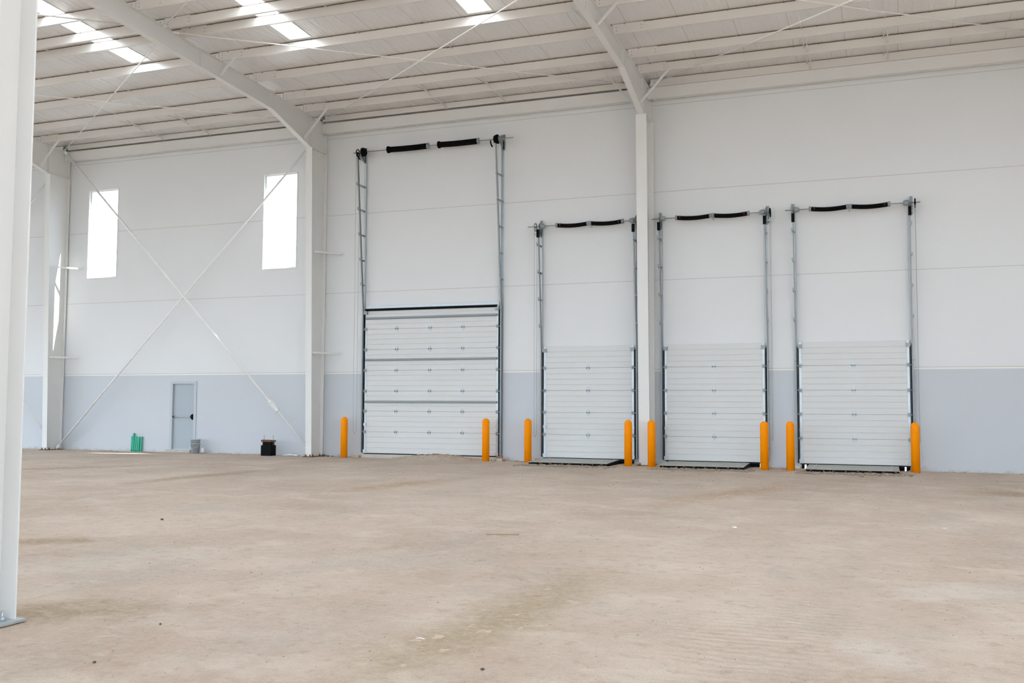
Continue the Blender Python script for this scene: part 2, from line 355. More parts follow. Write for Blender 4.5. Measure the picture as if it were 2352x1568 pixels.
# ------------------------------------------------------------------ floor
mb = MB()
def lin(a, b, s): n = max(1, round(abs(b-a)/s)); return [a+(b-a)*i/n for i in range(n)]
gx = lin(XW0, -28, .8)+lin(-28, -12, .3)+lin(-12, 4, .14)+lin(4, XW1, .8)+[XW1]
gy = lin(YS, -26, .8)+lin(-26, -22, .2)+lin(-22, -16, .10)+lin(-16, -9, .16)+lin(-9, -1.2, .2)+lin(-1.2, 0, .3)+[.0]
def fz(x, y):
    k = min(1, max(0, (-y-1.6)/2.5))
    n = noise.noise(Vector((x*.28, y*.28, 3)))*.022+noise.noise(Vector((x*.9, y*.9, 9)))*.008+noise.noise(Vector((x*3.1, y*3.1, 1)))*.0035
    r = 0
    d1 = math.hypot((x+12.35)/1.75, (y+.35)/.95)     # heaped dirt against the sill of the tall door
    if d1 < 1: r += .15*(1-d1*d1)**2*(1+.3*noise.noise(Vector((x*4, y*4, 0))))
    return n*k+r
nx, ny = len(gx), len(gy); me_v = [(x, y, fz(x, y)) for y in gy for x in gx]
mb.smooth = True
mb.add(me_v, [(j*nx+i, j*nx+i+1, (j+1)*nx+i+1, (j+1)*nx+i) for j in range(ny-1) for i in range(nx-1)])
tag(mb.build('floor', 'floor'), kind='structure')
mb = MB()   # open ground outside the building
gz = -.03
for (x0, x1, y0, y1) in ((-160, 130, .0, 140), (-160, 130, -190, YS), (-160, XW0, YS, 0), (XW1, 130, YS, 0)):
    mb.add([(x0, y0, gz), (x1, y0, gz), (x1, y1, gz), (x0, y1, gz)], [(0, 1, 2, 3)])
tag(mb.build('ground', 'yard'), kind='structure')

# ------------------------------------------------------------------ windows, skylights
for i, (x0, x1, z0, z1) in enumerate(HOLES[:2]):
    root = thing('window_%d' % (i+1), None, None, (x0, .0, z0)); tag(root, kind='structure')
    mb = MB(); f = .045
    for a in ((x0, x0+f, z0, z1), (x1-f, x1, z0, z1), (x0+f, x1-f, z0, z0+f), (x0+f, x1-f, z1-f, z1)): mb.box(a[0], a[1], .07, .115, a[2], a[3])
    mb.build('window_frame', 'white', root)
    mb = MB(); mb.box(x0+f, x1-f, .088, .096, z0+f, z1-f); mb.build('window_pane', 'glass', root)
    mb = MB(); mb.box(x0-.03, x1+.03, -.012, -.0, z0-.03, z0); mb.box(x0-.03, x0, -.012, 0, z0, z1); mb.box(x0-.03, x1+.03, -.012, 0, z1, z1+.03); mb.box(x1, x1+.03, -.012, 0, z0, z1)
    mb.build('window_trim', 'steel', root)
BAYN = {-19.22: 'over the bay with the two windows', -14.18: 'over the tall roller door bay', -9.24: 'near the centre column over the middle bay', -24.25: 'beside the far left column bay', -4.15: 'over the right bay', .9: 'at the far right of the right bay'}
for s in STRIPS[1:-1]:
    nm = BAYN.get(s, 'outside the left bay' if s < -25 else 'beyond the right bay')
    root = thing('skylight', 'long white translucent skylight strip '+nm, 'skylight', (s, -5.48, roofz(-5.48)), 'skylight strips in the roof')
    mb = MB()
    for ya, yb in ((-19.6, -5.48),):
        v = [(s+e, y, roofz(y)+.09+h) for y in (ya, yb) for e, h in ((0.0, 0), (SW, 0))]
        mb.add(v, [(0, 2, 3, 1)])
    mb.build('skylight_sheet', 'sky', root)
    mb = MB()
    for e in (-.035, SW): mb.add([(s+e+a, y, roofz(y)+h) for y in (-19.6, -5.48) for a, h in ((0, -.012), (.035, -.012), (.035, .0), (0, .0))], [(0, 1, 5, 4), (1, 2, 6, 5), (2, 3, 7, 6), (3, 0, 4, 7), (0, 3, 2, 1), (4, 5, 6, 7)])
    mb.box(s-.035, s+SW+.035, -5.48, -5.44, roofz(-5.48)-.012, roofz(-5.48)+.001)
    mb.build('skylight_trim', 'steel', root)

# ------------------------------------------------------------------ steel frames
FR = [dict(x=-36.95, n='beyond the far left column', hw=.11), dict(x=-26.80, n='far left', hw=.105), dict(x=-16.455, n='second from left, beside the right window', hw=.105),
      dict(x=-6.145, n='between the two narrow dock doors', hw=.145), dict(x=4.30, n='off to the right', hw=.11)]
def column(fr):
    x, hw = fr['x'], fr['hw']; t = .012; YB = -.05
    root = thing('steel_column', 'white tapered steel wall column, '+fr['n'], 'column', (x, -.4, 0), 'tapered columns along the wall')
    y0, y1 = -.68, -.93; H = 9.38
    mb = MB(); mb.prism([(y0, .02), (y0-t, .02), (y1-t, H), (y1, H)], x-hw, x+hw); mb.build('front_flange', 'steel', root)
    mb = MB(); mb.prism([(YB, .02), (YB-t, .02), (YB-t, H), (YB, H)], x-hw, x+hw); mb.build('back_flange', 'steel', root)
    mb = MB(); mb.prism([(y0, .02), (YB-t, .02), (YB-t, H), (y1, H)], x-.004, x+.004); mb.build('web', 'steel', root)
    mb = MB(); mb.box(x-hw-.05, x+hw+.05, y0-.08, YB+.01, 0, .02); mb.build('base_plate', 'rust', root)
    mb = MB(); mb.box(x-hw, x+hw, y1-t, YB, H, H+.018); mb.build('cap_plate', 'steel', root)
    for bx in (-1, 1):
        for by in (y0-.045, y0+.12, YB-.12):
            mb = MB(); mb.tube([(x+bx*(hw-.03) , by, .02), (x+bx*(hw-.03), by, .085)], .014, 6); mb.tube([(x+bx*(hw-.03), by, .02), (x+bx*(hw-.03), by, .045)], .026, 6)
            mb.build('anchor_bolt', 'rust', root)
def rafter(fr):
    x = fr['x']; hw = .08; t = .012
    nm = {-36.95: 'beyond the far left column', -26.80: 'on the far left column', -16.455: 'on the column beside the right window', -6.145: 'on the column between dock doors', 4.30: 'off to the right'}[x]
    root = thing('roof_rafter', 'white steel I-beam rafter with haunch, '+nm, 'beam', (x, -.5, 9.4), 'roof frames')
    B = [(-.95, 9.40), (-3.0, 10.01), (RIDGE, 11.15)]; T = [(-.06, 10.29), (RIDGE, roofz(RIDGE)-.26)]
    mb = MB(); mb.prism([(-.06, 9.40)]+B+T[::-1], x-.004, x+.004)
    mb.prism([(RIDGE, 11.15), (-41.0, 9.9), (-41.0, 10.1), (RIDGE, T[1][1])], x-.004, x+.004)
    mb.build('web', 'steel', root)
    mb = MB()
    for a, b in zip(B, B[1:]): mb.prism([a, b, (b[0], b[1]-t), (a[0], a[1]-t)], x-hw, x+hw)
    mb.build('bottom_flange', 'steel', root)
    mb = MB(); mb.prism([T[0], T[1], (T[1][0], T[1][1]+t), (T[0][0], T[0][1]+t)], x-hw, x+hw); mb.prism([T[1], (-41, 10.1), (-41, 10.112), (T[1][0], T[1][1]+t)], x-hw, x+hw); mb.build('top_flange', 'steel', root)
    mb = MB(); mb.prism([(-.05, 9.4), (-.06-t, 9.4), (-.06-t, 10.29), (-.05, 10.29)], x-hw, x+hw); mb.build('end_flange', 'steel', root)
    for y in (-.95, -3.0, -6.15, -13.0):
        zb = 9.42 if y > -1 else (10.01-(y+3)*.0623); zt = 10.29-.0603*(y+.06)
        mb = MB(); mb.box(x-hw+.01, x+hw-.01, y-.008, y+.008, zb, zt); mb.build('stiffener', 'steel', root)
for fr in FR: column(fr); rafter(fr)

# near interior column at the left edge of the view
root = thing('interior_column', 'large near white steel column cut off by the left edge of the photo', 'column', (-6.14, -21.3, 0))
x, y = -6.14, -21.3; hw = .16; d = .17; H = 11.14
mb = MB(); mb.box(x-hw, x+hw, y-d, y-d+.014, .02, H); mb.build('front_flange', 'steel', root, .002)
mb = MB(); mb.box(x-hw, x+hw, y+d-.014, y+d, .02, H); mb.build('back_flange', 'steel', root, .002)
mb = MB(); mb.box(x-.006, x+.006, y-d+.014, y+d-.014, .02, H); mb.build('web', 'steel', root)
mb = MB(); mb.box(x-hw-.045, x+hw+.045, y-d-.05, y+d+.05, .0, .022); mb.build('base_plate', 'galv', root, .003)
for bx in (-1, 1):
    for by in (-1, 1):
        mb = MB(); mb.tube([(x+bx*(hw-.05), y+by*.09, .022), (x+bx*(hw-.05), y+by*.09, .09)], .012, 8); mb.tube([(x+bx*(hw-.05), y+by*.09, .022), (x+bx*(hw-.05), y+by*.09, .045)], .024, 6); mb.build('anchor_bolt', 'galv', root)

# purlins : one piece per bay
BAYS = [(-36.95, -26.80, 'left of the far left column'), (-26.80, -16.455, 'in the window bay'), (-16.455, -6.145, 'in the middle bay'), (-6.145, 4.30, 'in the right bay'), (4.30, 14.6, 'beyond the right bay')]
PY = [-1.30, -2.35, -3.85, -5.35, -6.87, -7.47, -8.47, -9.97, -11.47, -12.97, -14.47, -15.97, -17.47, -18.97, -20.6]
ORD = ['first', 'second', 'third', 'fourth', 'fifth', 'sixth', 'seventh', 'eighth', 'ninth', 'tenth', 'eleventh', 'twelfth', 'thirteenth', 'fourteenth', 'fifteenth']
for x0, x1, bn in BAYS:
    for k, y in enumerate(PY):
        if k > 9 and x0 > 0: continue
        z1 = roofz(y)-.012; z0 = z1-.235; t = .006
        mb = MB(); a, b = x0+.012, x1-.012
        mb.prism([(y, z1), (y, z0), (y+.07, z0), (y+.07, z0+.02), (y+.064, z0+.02), (y+.064, z0+t), (y+t, z0+t), (y+t, z1-t), (y+.07, z1-t), (y+.07, z1)], a, b)
        mb.mi = 2; mb.box(a, b, y-.004, y-.0002, z1-.02, z1-.001); mb.mi = 0  # thin strip painting the shaded gap between purlin and ceiling
        # lapped end pieces and the screws that pin the insulation
        mb.box(a, a+.75, y-.005, y-.0005, z0+.004, z1-.004)
        mb.mi = 1; n = int((b-a)/.62)
        for q in range(n):
            sx = a+.3+q*.62+random.uniform(-.05, .05); mb.box(sx-.011, sx+.011, y-.012, y, z1-.028, z1-.004)
        for sx in (a+.09, a+.70, b-.12):
            for dz in (.07, .15): mb.box(sx-.008, sx+.008, y-.011, y, z0+dz-.008, z0+dz+.008)
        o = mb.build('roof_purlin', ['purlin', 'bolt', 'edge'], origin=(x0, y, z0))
        tag(o, 'white steel purlin %s, %s from the wall' % (bn, ORD[k]), 'purlin', 'roof purlins')
# eave struts and the box girt below them
for i, (x0, x1, bn) in enumerate(BAYS):
    zlo = 10.375 if i != 3 else 10.322
    mb = MB(); mb.box(x0+.1, x1-.1, -.215, -.20, zlo, 10.54); mb.box(x0+.1, x1-.1, -.20, -.13, zlo, zlo+.008)
    o = mb.build('eave_strut', 'purlin', origin=(x0, -.2, zlo)); tag(o, 'shaded white eave strut under the roof edge '+bn, 'beam', 'eave struts')
    mb = MB(); mb.box(x0+.17, x1-.17, -.265, -.08, 9.985, 10.30)
    o = mb.build('eave_beam', 'steel', origin=(x0, -.2, 9.985), bevel=.004); tag(o, 'white box beam running along the wall top '+bn, 'beam', 'box beams at the wall top')
    for sx, s in ((x0, 1), (x1, -1)):
        mb = MB(); mb.box(sx+s*.013, sx+s*.17, -.25, -.10, 10.0, 10.285); p = mb.build('end_bracket', 'steel', o)
        mb = MB(); mb.box(sx+s*.162, sx+s*.172, -.268, -.06, 9.965, 10.32); mb.build('end_plate', 'steel', o)

# sag rods : two rows per bay
for x0, x1, bn in BAYS[:4]:
    xm = (x0+x1)/2
    for s, side in ((-1, 'left'), (1, 'right')):
        x = xm+s*.93; ys = [-.225]+PY[:12]
        root = thing('sag_rod_row', '%s row of thin bracing rods between purlins %s' % (side, bn), 'rod', (x, -.2, 10.4), 'sag rod rows')
        for k in range(len(ys)-1):
            ya, yb = ys[k]-.0, ys[k+1]+.075
            if ya-yb < .2: continue
            za, zb = roofz(ya), roofz(yb)
            mb = MB()
            if k < 2:
                mb.angle((x-.03, ya-.015, za-.07), (x-.03, yb, zb-.21), .03, .005)
                mb.build('sag_angle', 'purlin', root)
                mb = MB(); mb.angle((x+.06, ya-.015, za-.21), (x+.06, yb, zb-.07), .03, .005); mb.build('sag_angle', 'purlin', root)
            else:
                mb.tube([(x, ya-.012, za-.06), (x, yb, zb-.16)], .009, 6); mb.build('rod', 'rod', root)

# roof cross bracing
def rod(name, lab, a, b, r, cat='brace', grp=None, buckle=None):
    root = thing(name, lab, cat, tuple(a), grp)
    MB().tube([a, b], r, 8).build('rod', 'rod', root)
    a, b = Vector(a), Vector(b); d = (b-a).normalized()
    for p, s in ((a, 1), (b, -1)):
        mb = MB(); mb.tube([p, p+d*s*.16], r*1.7, 8); mb.build('end_clevis', 'rod', root)
    if buckle:
        c = a+(b-a)*buckle; mb = MB(); n = d.orthogonal().normalized()
        mb.tube([c-d*.17+n*r*1.5, c+d*.17+n*r*1.5], r*.55, 6); mb.tube([c-d*.17-n*r*1.5, c+d*.17-n*r*1.5], r*.55, 6)
        for s in (-1, 1): mb.tube([c+d*s*.15, c+d*s*.23], r*1.7, 8)
        mb.build('turnbuckle', 'rod', root)
    return root
def rz(y, o=.30): return roofz(y)-o
for x0, x1, bn in BAYS[:4]:
    A, B_ = x0+.10, x1-.10
    rod('roof_brace_rod', 'thin diagonal roof rod from left eave corner inward, '+bn, (A, -.34, rz(-.34, .22)), (B_, -7.30, rz(-7.3)), .016, 'brace', 'roof cross bracing', .57)
    rod('roof_brace_rod', 'thin diagonal roof rod from right eave corner inward, '+bn, (B_, -.34, rz(-.34, .22)), (A, -7.30, rz(-7.3)), .016, 'brace', 'roof cross bracing', .43)
    rod('roof_brace_rod', 'thin diagonal roof rod in second panel, rising rightward, '+bn, (A, -7.62, rz(-7.6)), (B_, -14.3, rz(-14.3)), .016, 'brace', 'roof cross bracing')
    rod('roof_brace_rod', 'thin diagonal roof rod in second panel, rising leftward, '+bn, (B_, -7.62, rz(-7.6)), (A, -14.3, rz(-14.3)), .016, 'brace', 'roof cross bracing')
# flange braces from the rafters up to the purlins
for fr, who in ((FR[1], 'far left column'), (FR[2], 'column beside the right window'), (FR[3], 'column between dock doors'), (FR[4], 'column off to the right')):
    for y, zb, dx, nm in ((-1.30, 9.56, .88, 'low at the haunch'), (-5.35, 10.20, .55, 'further up the rafter')):
        for s, sd in ((-1, 'left'), (1, 'right')):
            x = fr['x']; zt = roofz(y)-.235
            mb = MB(); mb.angle((x+s*.075, y-.03, zb), (x+s*dx, y-.03, zt+.03), .05, .006, up=(0, 1, 0))
            o = mb.build('flange_brace', 'steel', origin=(x+s*.075, y, zb)); tag(o, 'short white angle brace %s, %s side, at %s' % (nm, sd, who), 'brace', 'flange braces')
# ties from columns to the wall
for fr, who in ((FR[1], 'far left column'), (FR[2], 'column beside the right window'), (FR[3], 'column between dock doors')):
    for z, nm in ((6.25, 'upper'), (3.17, 'lower')):
        x = fr['x']+.09
        if fr is FR[3]: continue
        mb = MB(); mb.angle((x, -.70, z), (x+.58, -.004, z), .05, .006); mb.box(x+.53, x+.66, -.008, 0, z-.05, z+.05)
        o = mb.build('wall_tie', 'steel', origin=(x, -.7, z)); tag(o, '%s white angle tie from the %s to the wall' % (nm, who), 'brace', 'column to wall ties')
# cross bracing in the wall plane
by = -.305
rod('wall_brace_rod', 'thick white diagonal brace from far left column foot up to the right', (-26.66, by, .05), (-16.57, by, 9.90), .033, 'brace', 'wall cross bracing', None)
rod('wall_brace_rod', 'thick white diagonal brace crossing the left window down to the right', (-26.66, by-.075, 10.30), (-16.57, by-.075, .16), .033, 'brace', 'wall cross bracing', .865)
rod('wall_brace_rod', 'thick white diagonal brace left of the far left column, reaching its foot', (-26.94, by, .35), (-36.84, by, 9.9), .033, 'brace', 'wall cross bracing')
rod('wall_brace_rod', 'thick white diagonal brace left of the far left column, reaching its top', (-26.94, by-.075, 9.75), (-36.84, by-.075, .3), .033, 'brace', 'wall cross bracing')

# ------------------------------------------------------------------ personnel door
x0, x1, z0, z1 = HOLES[2]
root = thing('door_1', None, None, ((x0+x1)/2, 0, z0)); tag(root, kind='structure')
mb = MB(); mb.box(x0-.06, x0+.04, -.02, .1, z0, z1+.05); mb.box(x1-.04, x1+.06, -.02, .1, z0, z1+.05); mb.box(x0+.04, x1-.04, -.02, .1, z1-.035, z1+.05)
mb.build('door_frame', 'greyframe', root, .003)
leaf = MB(); leaf.box(x0+.045, x1-.045, .045, .09, z0+.01, z1-.03); leaf = leaf.build('door_leaf', 'grey', root, .002)
mb = MB(); mb.tube([(x0+.10, -.015, 1.16), (x1-.12, -.015, 1.16)], .016, 8); mb.build('push_bar', 'galv', leaf)
mb = MB(); mb.prism([(x1-.17, 1.155), (x1-.17, 1.18), (x1-.09, 1.25), (x1-.06, 1.25), (x1-.06, 1.07), (x1-.09, 1.07)], -.03, .045, 'y'); mb.box(x0+.07, x0+.12, -.03, .045, 1.135, 1.185); mb.build('push_bar_latch', 'black', leaf)
mb = MB(); mb.box(x0+.05, x1-.05, .04, .1, z0-.0, z0+.012); mb.build('threshold', 'galv', root)
mb = MB(); mb.box(-22.24, -21.25, -.14, -.001, 0, .095)
tag(mb.build('concrete_step', 'concrete', origin=(-21.7, -.07, 0), bevel=.012), 'low rough concrete step under the grey personnel door', 'step')

# ------------------------------------------------------------------ sectional doors
def dock_door(i, d, label):
    xl, xr, top, zs = d['xl'], d['xr'], d['top'], d['zs']; tall = i == 0
    root = thing('sectional_door', label, 'garage door', ((xl+xr)/2, -.05, .12), 'white sectional doors in the wall')
    y1, y0 = -.045, -.095          # curtain
    # sections
    if tall: J = [.13, .77, 1.39, 1.99, 2.61, 3.24, 3.86, 4.47]
    else: J = [.13, .77, 1.39, 2.0, 2.63, 3.24]
    hx = [-13.83, -12.73, -11.67] if tall else [(xl+xr)/2]
    secs = []
    for k in range(len(J)-1):
        a, b = J[k]+.0015, J[k+1]-.0015; H = b-a
        prof = [(y1, a), (y0+.008, a), (y0, a+.007)]
        for g in (.25, .5, .75):
            zz = a+H*g; prof += [(y0, zz-.013), (y0+.009, zz-.005), (y0+.009, zz+.005), (y0, zz+.013)]
        prof += [(y0, b-.007), (y0+.008, b), (y1, b)]
        mb = MB(); mb.prism(prof, xl+.06, xr-.06)
        s = mb.build('door_section', 'door', root); secs.append(s)
        for e in ((xl, xl+.06), (xr-.06, xr)):
            mb = MB(); mb.box(e[0], e[1], y1, y0-.004, a, b); mb.build('end_stile', 'galv', s)
    mb = MB(); mb.box(xl, xr, y1, y1+.02, J[0]-.02, J[-1]); mb.build('back_skin', 'door', root)
    for k in range(1, len(J)-1):
        z = J[k]
        for x in hx:
            mb = MB(); mb.prism([(x, z+.105), (x+.045, z+.03), (x+.045, z-.03), (x, z-.105), (x-.045, z-.03), (x-.045, z+.03)], y0-.006, y0, 'y')
            mb.mi = 1; mb.tube([(x-.05, y0-.018, z), (x+.05, y0-.018, z)], .011, 6); mb.box(x-.045, x-.028, y0-.03, y0, z-.03, z+.03); mb.box(x+.028, x+.045, y0-.03, y0, z-.03, z+.03)
            mb.build('hinge', ['galv', 'galvd'], secs[k])
        for x, s in ((xl+.03, -1), (xr-.03, 1)):
            mb = MB(); mb.box(x-.035, x+.035, y0-.03, y0-.004, z-.05, z+.05); mb.tube([(x, y0-.035, z), (x+s*.10, y0-.035, z)], .012, 6)
            mb.build('roller_hinge', 'galvd', secs[k])
    for x, s in ((xl+.03, -1), (xr-.03, 1)):
        mb = MB(); mb.box(x-.055, x+.055, y0-.07, y0-.004, top-.17, top-.07); mb.tube([(x, y0-.04, top-.12), (x+s*.1, y0-.04, top-.12)], .014, 6)
        mb.build('top_roller_bracket', 'galvd', root)
        mb = MB(); mb.box(x-.05, x+.05, y0-.03, y0-.004, .15, .24); mb.build('bottom_bracket', 'galv', root)
        mb = MB(); mb.box(x-.03, x+.045, y0-.045, y0-.004, .95, 1.03); mb.build('lock_box', 'galv', root)
    mb = MB(); mb.box(xl, xr, y0-.003, y1, .105, .132); mb.build('bottom_seal', 'black', root)
    if tall:
        for z in (1.67, 2.93, 4.19):
            mb = MB(); mb.prism([(y0, z+.03), (y0-.03, z+.03), (y0-.06, z+.012), (y0-.06, z-.012), (y0-.03, z-.03), (y0, z-.03)], xl+.03, xr-.03); mb.build('strut', 'galvd', root)
        mb = MB(); mb.box(xl, xr, y1-.02, y1+.015, 4.475, 4.56); mb.build('head_trim', 'galv', root)
        mb = MB(); mb.prism([(y0+.02, 4.49), (y0-.05, 4.47), (y0-.06, 4.43), (y0-.01, 4.41), (y0+.02, 4.44)], xl+.02, xr-.05); mb.build('head_seal', 'black', root)
    # jamb : wall angle, rubber seal, vertical track
    lean = .50 if tall else .30; zt = zs-.22
    for s, x, sd in ((-1, xl, 'l'), (1, xr, 'r')):
        mb = MB(); mb.box(x+s*.005, x+s*.05, y0-.02, -.002, .14, top-.1); mb.build('jamb_seal', 'black', root)
        mb = MB(); mb.box(x+s*.05, x+s*.056, -.085, -.002, .14, zs); mb.box(x+s*.056, x+s*(.115 if tall else .085), -.008, -.002, .14, zs); mb.build('wall_angle', 'galv', root)
        # track: vertical, then leaning away from the wall
        mb = MB(); xa, xb = x+s*.06, x+s*(.095 if tall else .088)
        path = [(-.13, .15), (-.13, top-.1), (-.13-lean*.06, top+.25), (-.10-lean, zt)]
        for (ya, za), (yb, zb) in zip(path, path[1:]):
            mb.prism([(ya, za), (ya-.008, za), (yb-.008, zb), (yb, zb)], xa, xb); mb.prism([(ya, za), (ya+.055, za), (yb+.055, zb), (yb, zb)], xb-s*.004, xb)
            mb.prism([(ya+.05, za), (ya+.055, za), (yb+.055, zb), (yb+.05, zb)], xa, xb)
        mb.build('track', 'galvd', root)
        ks = ([5.23, 5.98, 6.74, 7.5, 8.25] if tall else [3.82, 4.58, 5.35, 6.12])
        for z in ks:
            u = (z-top)/(zt-top); yt = -.13-lean*u
            mb = MB(); mb.angle((x+s*.085, -.01, z), (x+s*.085, yt-.015, z), .045, .005); mb.mi = 1; mb.box(x+s*.09, x+s*.125, yt-.02, yt+.0, z-.015, z+.02); mb.box(x+s*.09, x+s*.125, yt-.02, yt, z+.035, z+.055)
            mb.build('track_bracket', ['galv', 'galvd'], root)
        for z in [q*.75+.5 for q in range(int((top-.5)/.75)+1)]:
            mb = MB(); mb.box(x+s*.05, x+s*.105, -.10, -.07, z-.02, z+.02); mb.build('jamb_bracket', 'galvd', root)
        # bumper spring at the top of the track
        yt = -.10-lean; mb = MB()
        if tall: mb.tube([(x+s*-.02, yt+.0+.14*math.sin(a), zt+.02-.14*math.cos(a)+.05) for a in [q*.26-1.6 for q in range(7)]], .022, 6)
        else: mb.box(x+s*.035, x+s*.11, yt-.05, yt+.02, zt-.13, zt+.09)
        mb.build('track_bumper', 'black', root)
    # shaft, springs, drums, bearing plates
    ys_ = -.34 if tall else -.26
    mb = MB(); mb.tube([(d['x0'], ys_, zs-.01), (d['x1'], ys_, zs-.01)], .0135, 10); mb.build('spring_shaft', 'galvd', root)
    def spring(xa, xb, r, sag, nm='torsion_spring'):
        n = max(8, int((xb-xa)/.022)); mb = MB(); cyl = []
        pts = []
        for q in range(n+1):
            u = q/n; pts.append((xa+(xb-xa)*u, ys_, zs-.01-sag*math.sin(math.pi*u)))
        vs_ = []; nn = 12
        for q, p in enumerate(pts):
            rad = r*(1.0 if q % 2 else .93)
            vs_ += [(p[0], p[1]+rad*math.cos(2*math.pi*k/nn), p[2]+rad*math.sin(2*math.pi*k/nn)) for k in range(nn)]
        fs = [(q*nn+k, q*nn+(k+1) % nn, (q+1)*nn+(k+1) % nn, (q+1)*nn+k) for q in range(n) for k in range(nn)]+[tuple(range(nn))[::-1], tuple(range(n*nn, (n+1)*nn))]
        mb.add(vs_, fs); return mb.build(nm, 'blacksteel', root)
    if tall:
        for a, b in ((-14.06, -12.74), (-12.38, -11.12)):
            sp = spring(a, b, .088, .012)
            mb = MB(); mb.lathe([(.03, a-.03), (.105, a-.02), (.105, a+.03), (.06, a+.04)], ys_, zs-.01, 16, 'x'); mb.build('spring_cone', 'blacksteel', sp); mb = MB(); mb.lathe([(.06, b-.03), (.092, b-.02), (.092, b+.02), (.03, b+.05)], ys_, zs-.01, 16, 'x')
            mb.build('spring_cone', 'galvd', sp)
    else:
        L = d['x0']+(.85 if i == 1 else .66 if i == 2 else .61); L = (-8.75, -5.36, -1.89)[i-1]; R = (-6.82, -3.42, .04)[i-1]; mid = (L+R)/2
        for a, b in ((L, mid-.02), (mid+.02, R)):
            sp = spring(a, b, .06, .035)
            mb = MB(); mb.lathe([(.03, a-.02), (.066, a-.015), (.066, a+.04), (.05, a+.05)], ys_, zs-.01, 14, 'x'); mb.build('spring_cone', 'galvd', sp); mb = MB(); mb.lathe([(.05, b-.05), (.066, b-.04), (.066, b+.015), (.03, b+.02)], ys_, zs-.01, 14, 'x'); mb.build('spring_cone', 'galvd', sp)
            mb = MB(); xr_ = a+.12 if a == L else b-.12; mb.lathe([(.0625, xr_-.006), (.0625, xr_+.006)], ys_, zs-.014, 14, 'x'); mb.build('red_mark', 'red', sp)
        mb = MB(); mb.box(mid-.008, mid+.008, -.002, ys_-.03, zs-.07, zs+.045); mb.box(mid-.02, mid+.02, -.008, -.002, zs-.10, zs+.08); mb.build('centre_bracket', 'galv', root)
    drumr = .135 if tall else .075
    for s, x in ((-1, xl), (1, xr)):
        xx = x+s*.03; dep = ys_-.07
        mb = MB(); mb.prism([(-.002, zs-.24), (dep+.10, zs-.12), (dep, zs-.05), (dep, zs+.04), (-.10, zs+.17), (-.002, zs+.20)], xx+s*.05, xx+s*.056); mb.box(xx+s*.05, xx+s*.12, -.008, -.002, zs-.26, zs+.2)
        mb.build('bearing_plate', 'galvd', root)
        mb = MB(); g = (drumr*.45, xx-s*.11), (drumr*.8, xx-s*.09), (drumr, xx-s*.02), (drumr, xx+s*.02), (drumr*.5, xx+s*.035)
        mb.lathe(g if s > 0 else g, ys_, zs-.01, 20, 'x'); mb.build('cable_drum', 'blacksteel' if tall else 'galvd', root)
        mb = MB(); mb.tube([(x+s*.025, ys_+drumr*.8, zs-.02), (x+s*.02, -.13, .2)], .003, 4); mb.build('lift_cable', 'galvd', root)
    # hand chain hoist
    s, x = (-1, xl) if i < 2 else (1, xr)
    cx = x+s*.20
    mb = MB(); n = 20; R = .11
    mb.tube([(cx, ys_+R*math.cos(2*math.pi*k/n), zs-.03+R*math.sin(2*math.pi*k/n)) for k in range(n+1)], .016, 6, False)
    mb.tube([(cx, ys_-R, zs-.03), (cx, ys_+R, zs-.03)], .01, 6); mb.box(cx-.02, cx+.02, ys_-.03, ys_+.03, zs-.06, zs); mb.build('chain_wheel', 'blacksteel' if i in (0, 2, 3) else 'galvd', root)
    mb = MB(); mb.prism([(-.002, zs-.3), (ys_-.02, zs-.22), (ys_-.02, zs-.12), (-.002, zs+.02)], cx-s*.09, cx-s*.084); mb.box(cx-s*.09, cx+s*.03, ys_-.02, ys_+.06, zs-.235, zs-.215); mb.build('hoist_bracket', 'galv', root)
    mb = MB()
    for yy, zz in ((ys_-R, .0), (ys_+R, .0)):
        mb.tube([(cx, yy, zs-.03), (cx, yy*.9, .78)], .0042, 5)
    mb.tube([(cx, (ys_-R)*.9, .78), (cx, ys_*.9, .70), (cx, (ys_+R)*.9, .78)], .0042, 5)
    mb.build('hand_chain', 'galvd', root)
dock_door(0, DOORS[0], 'tall wide white sectional door with three rows of struts, widest in the wall')
dock_door(1, DOORS[1], 'narrow white dock door just left of the column between dock doors')
dock_door(2, DOORS[2], 'narrow white dock door just right of the column, second from right')
dock_door(3, DOORS[3], 'narrow white dock door farthest right in the wall')
# black skirts that close the pit mouth under the three dock doors, with small gaps of daylight
for i, d in enumerate(DOORS[1:]):
    xl, xr = d['xl'], d['xr']
    mb = MB(); gaps = [(xl+.10, xl+.15), (xr-.16, xr-.12)] if i != 0 else [(xl+.12, xl+.17)]
    cur = xl+.03
    for a, b in gaps: mb.box(cur, a, -.03, .0, .0, .100); cur = b
    mb.box(cur, xr-.03, -.03, .0, .0, .100)
    side = ('left of the column', 'right of the column', 'farthest right')[i]
    tag(mb.build('pit_seal', 'black', origin=((xl+xr)/2, 0, 0)), 'black rubber seal in the gap under the narrow dock door '+side, 'seal', 'pit seals under the dock doors')
# sill of the tall door
mb = MB(); mb.box(-14.95, -10.50, -.16, -.001, -.02, .105)
tag(mb.build('concrete_sill', 'concrete', origin=(-12.7, -.1, 0), bevel=.01), 'long rough concrete sill under the tall wide door', 'sill')

BL = [(-15.42, -.37, 'left of the tall wide door'), (-10.77, -.48, 'in front of the right edge of the tall wide door'), (-9.53, -.40, 'left of the narrow dock door, left of the column'),
      (-6.52, -.94, 'just left of the column between dock doors'), (-5.87, -1.05, 'just right of the column between dock doors'), (-3.00, -1.07, 'at the right edge of the dock door second from right'),
      (-2.38, -.97, 'at the left edge of the dock door farthest right'), (.51, -.70, 'rightmost, at the right edge of the last dock door')]
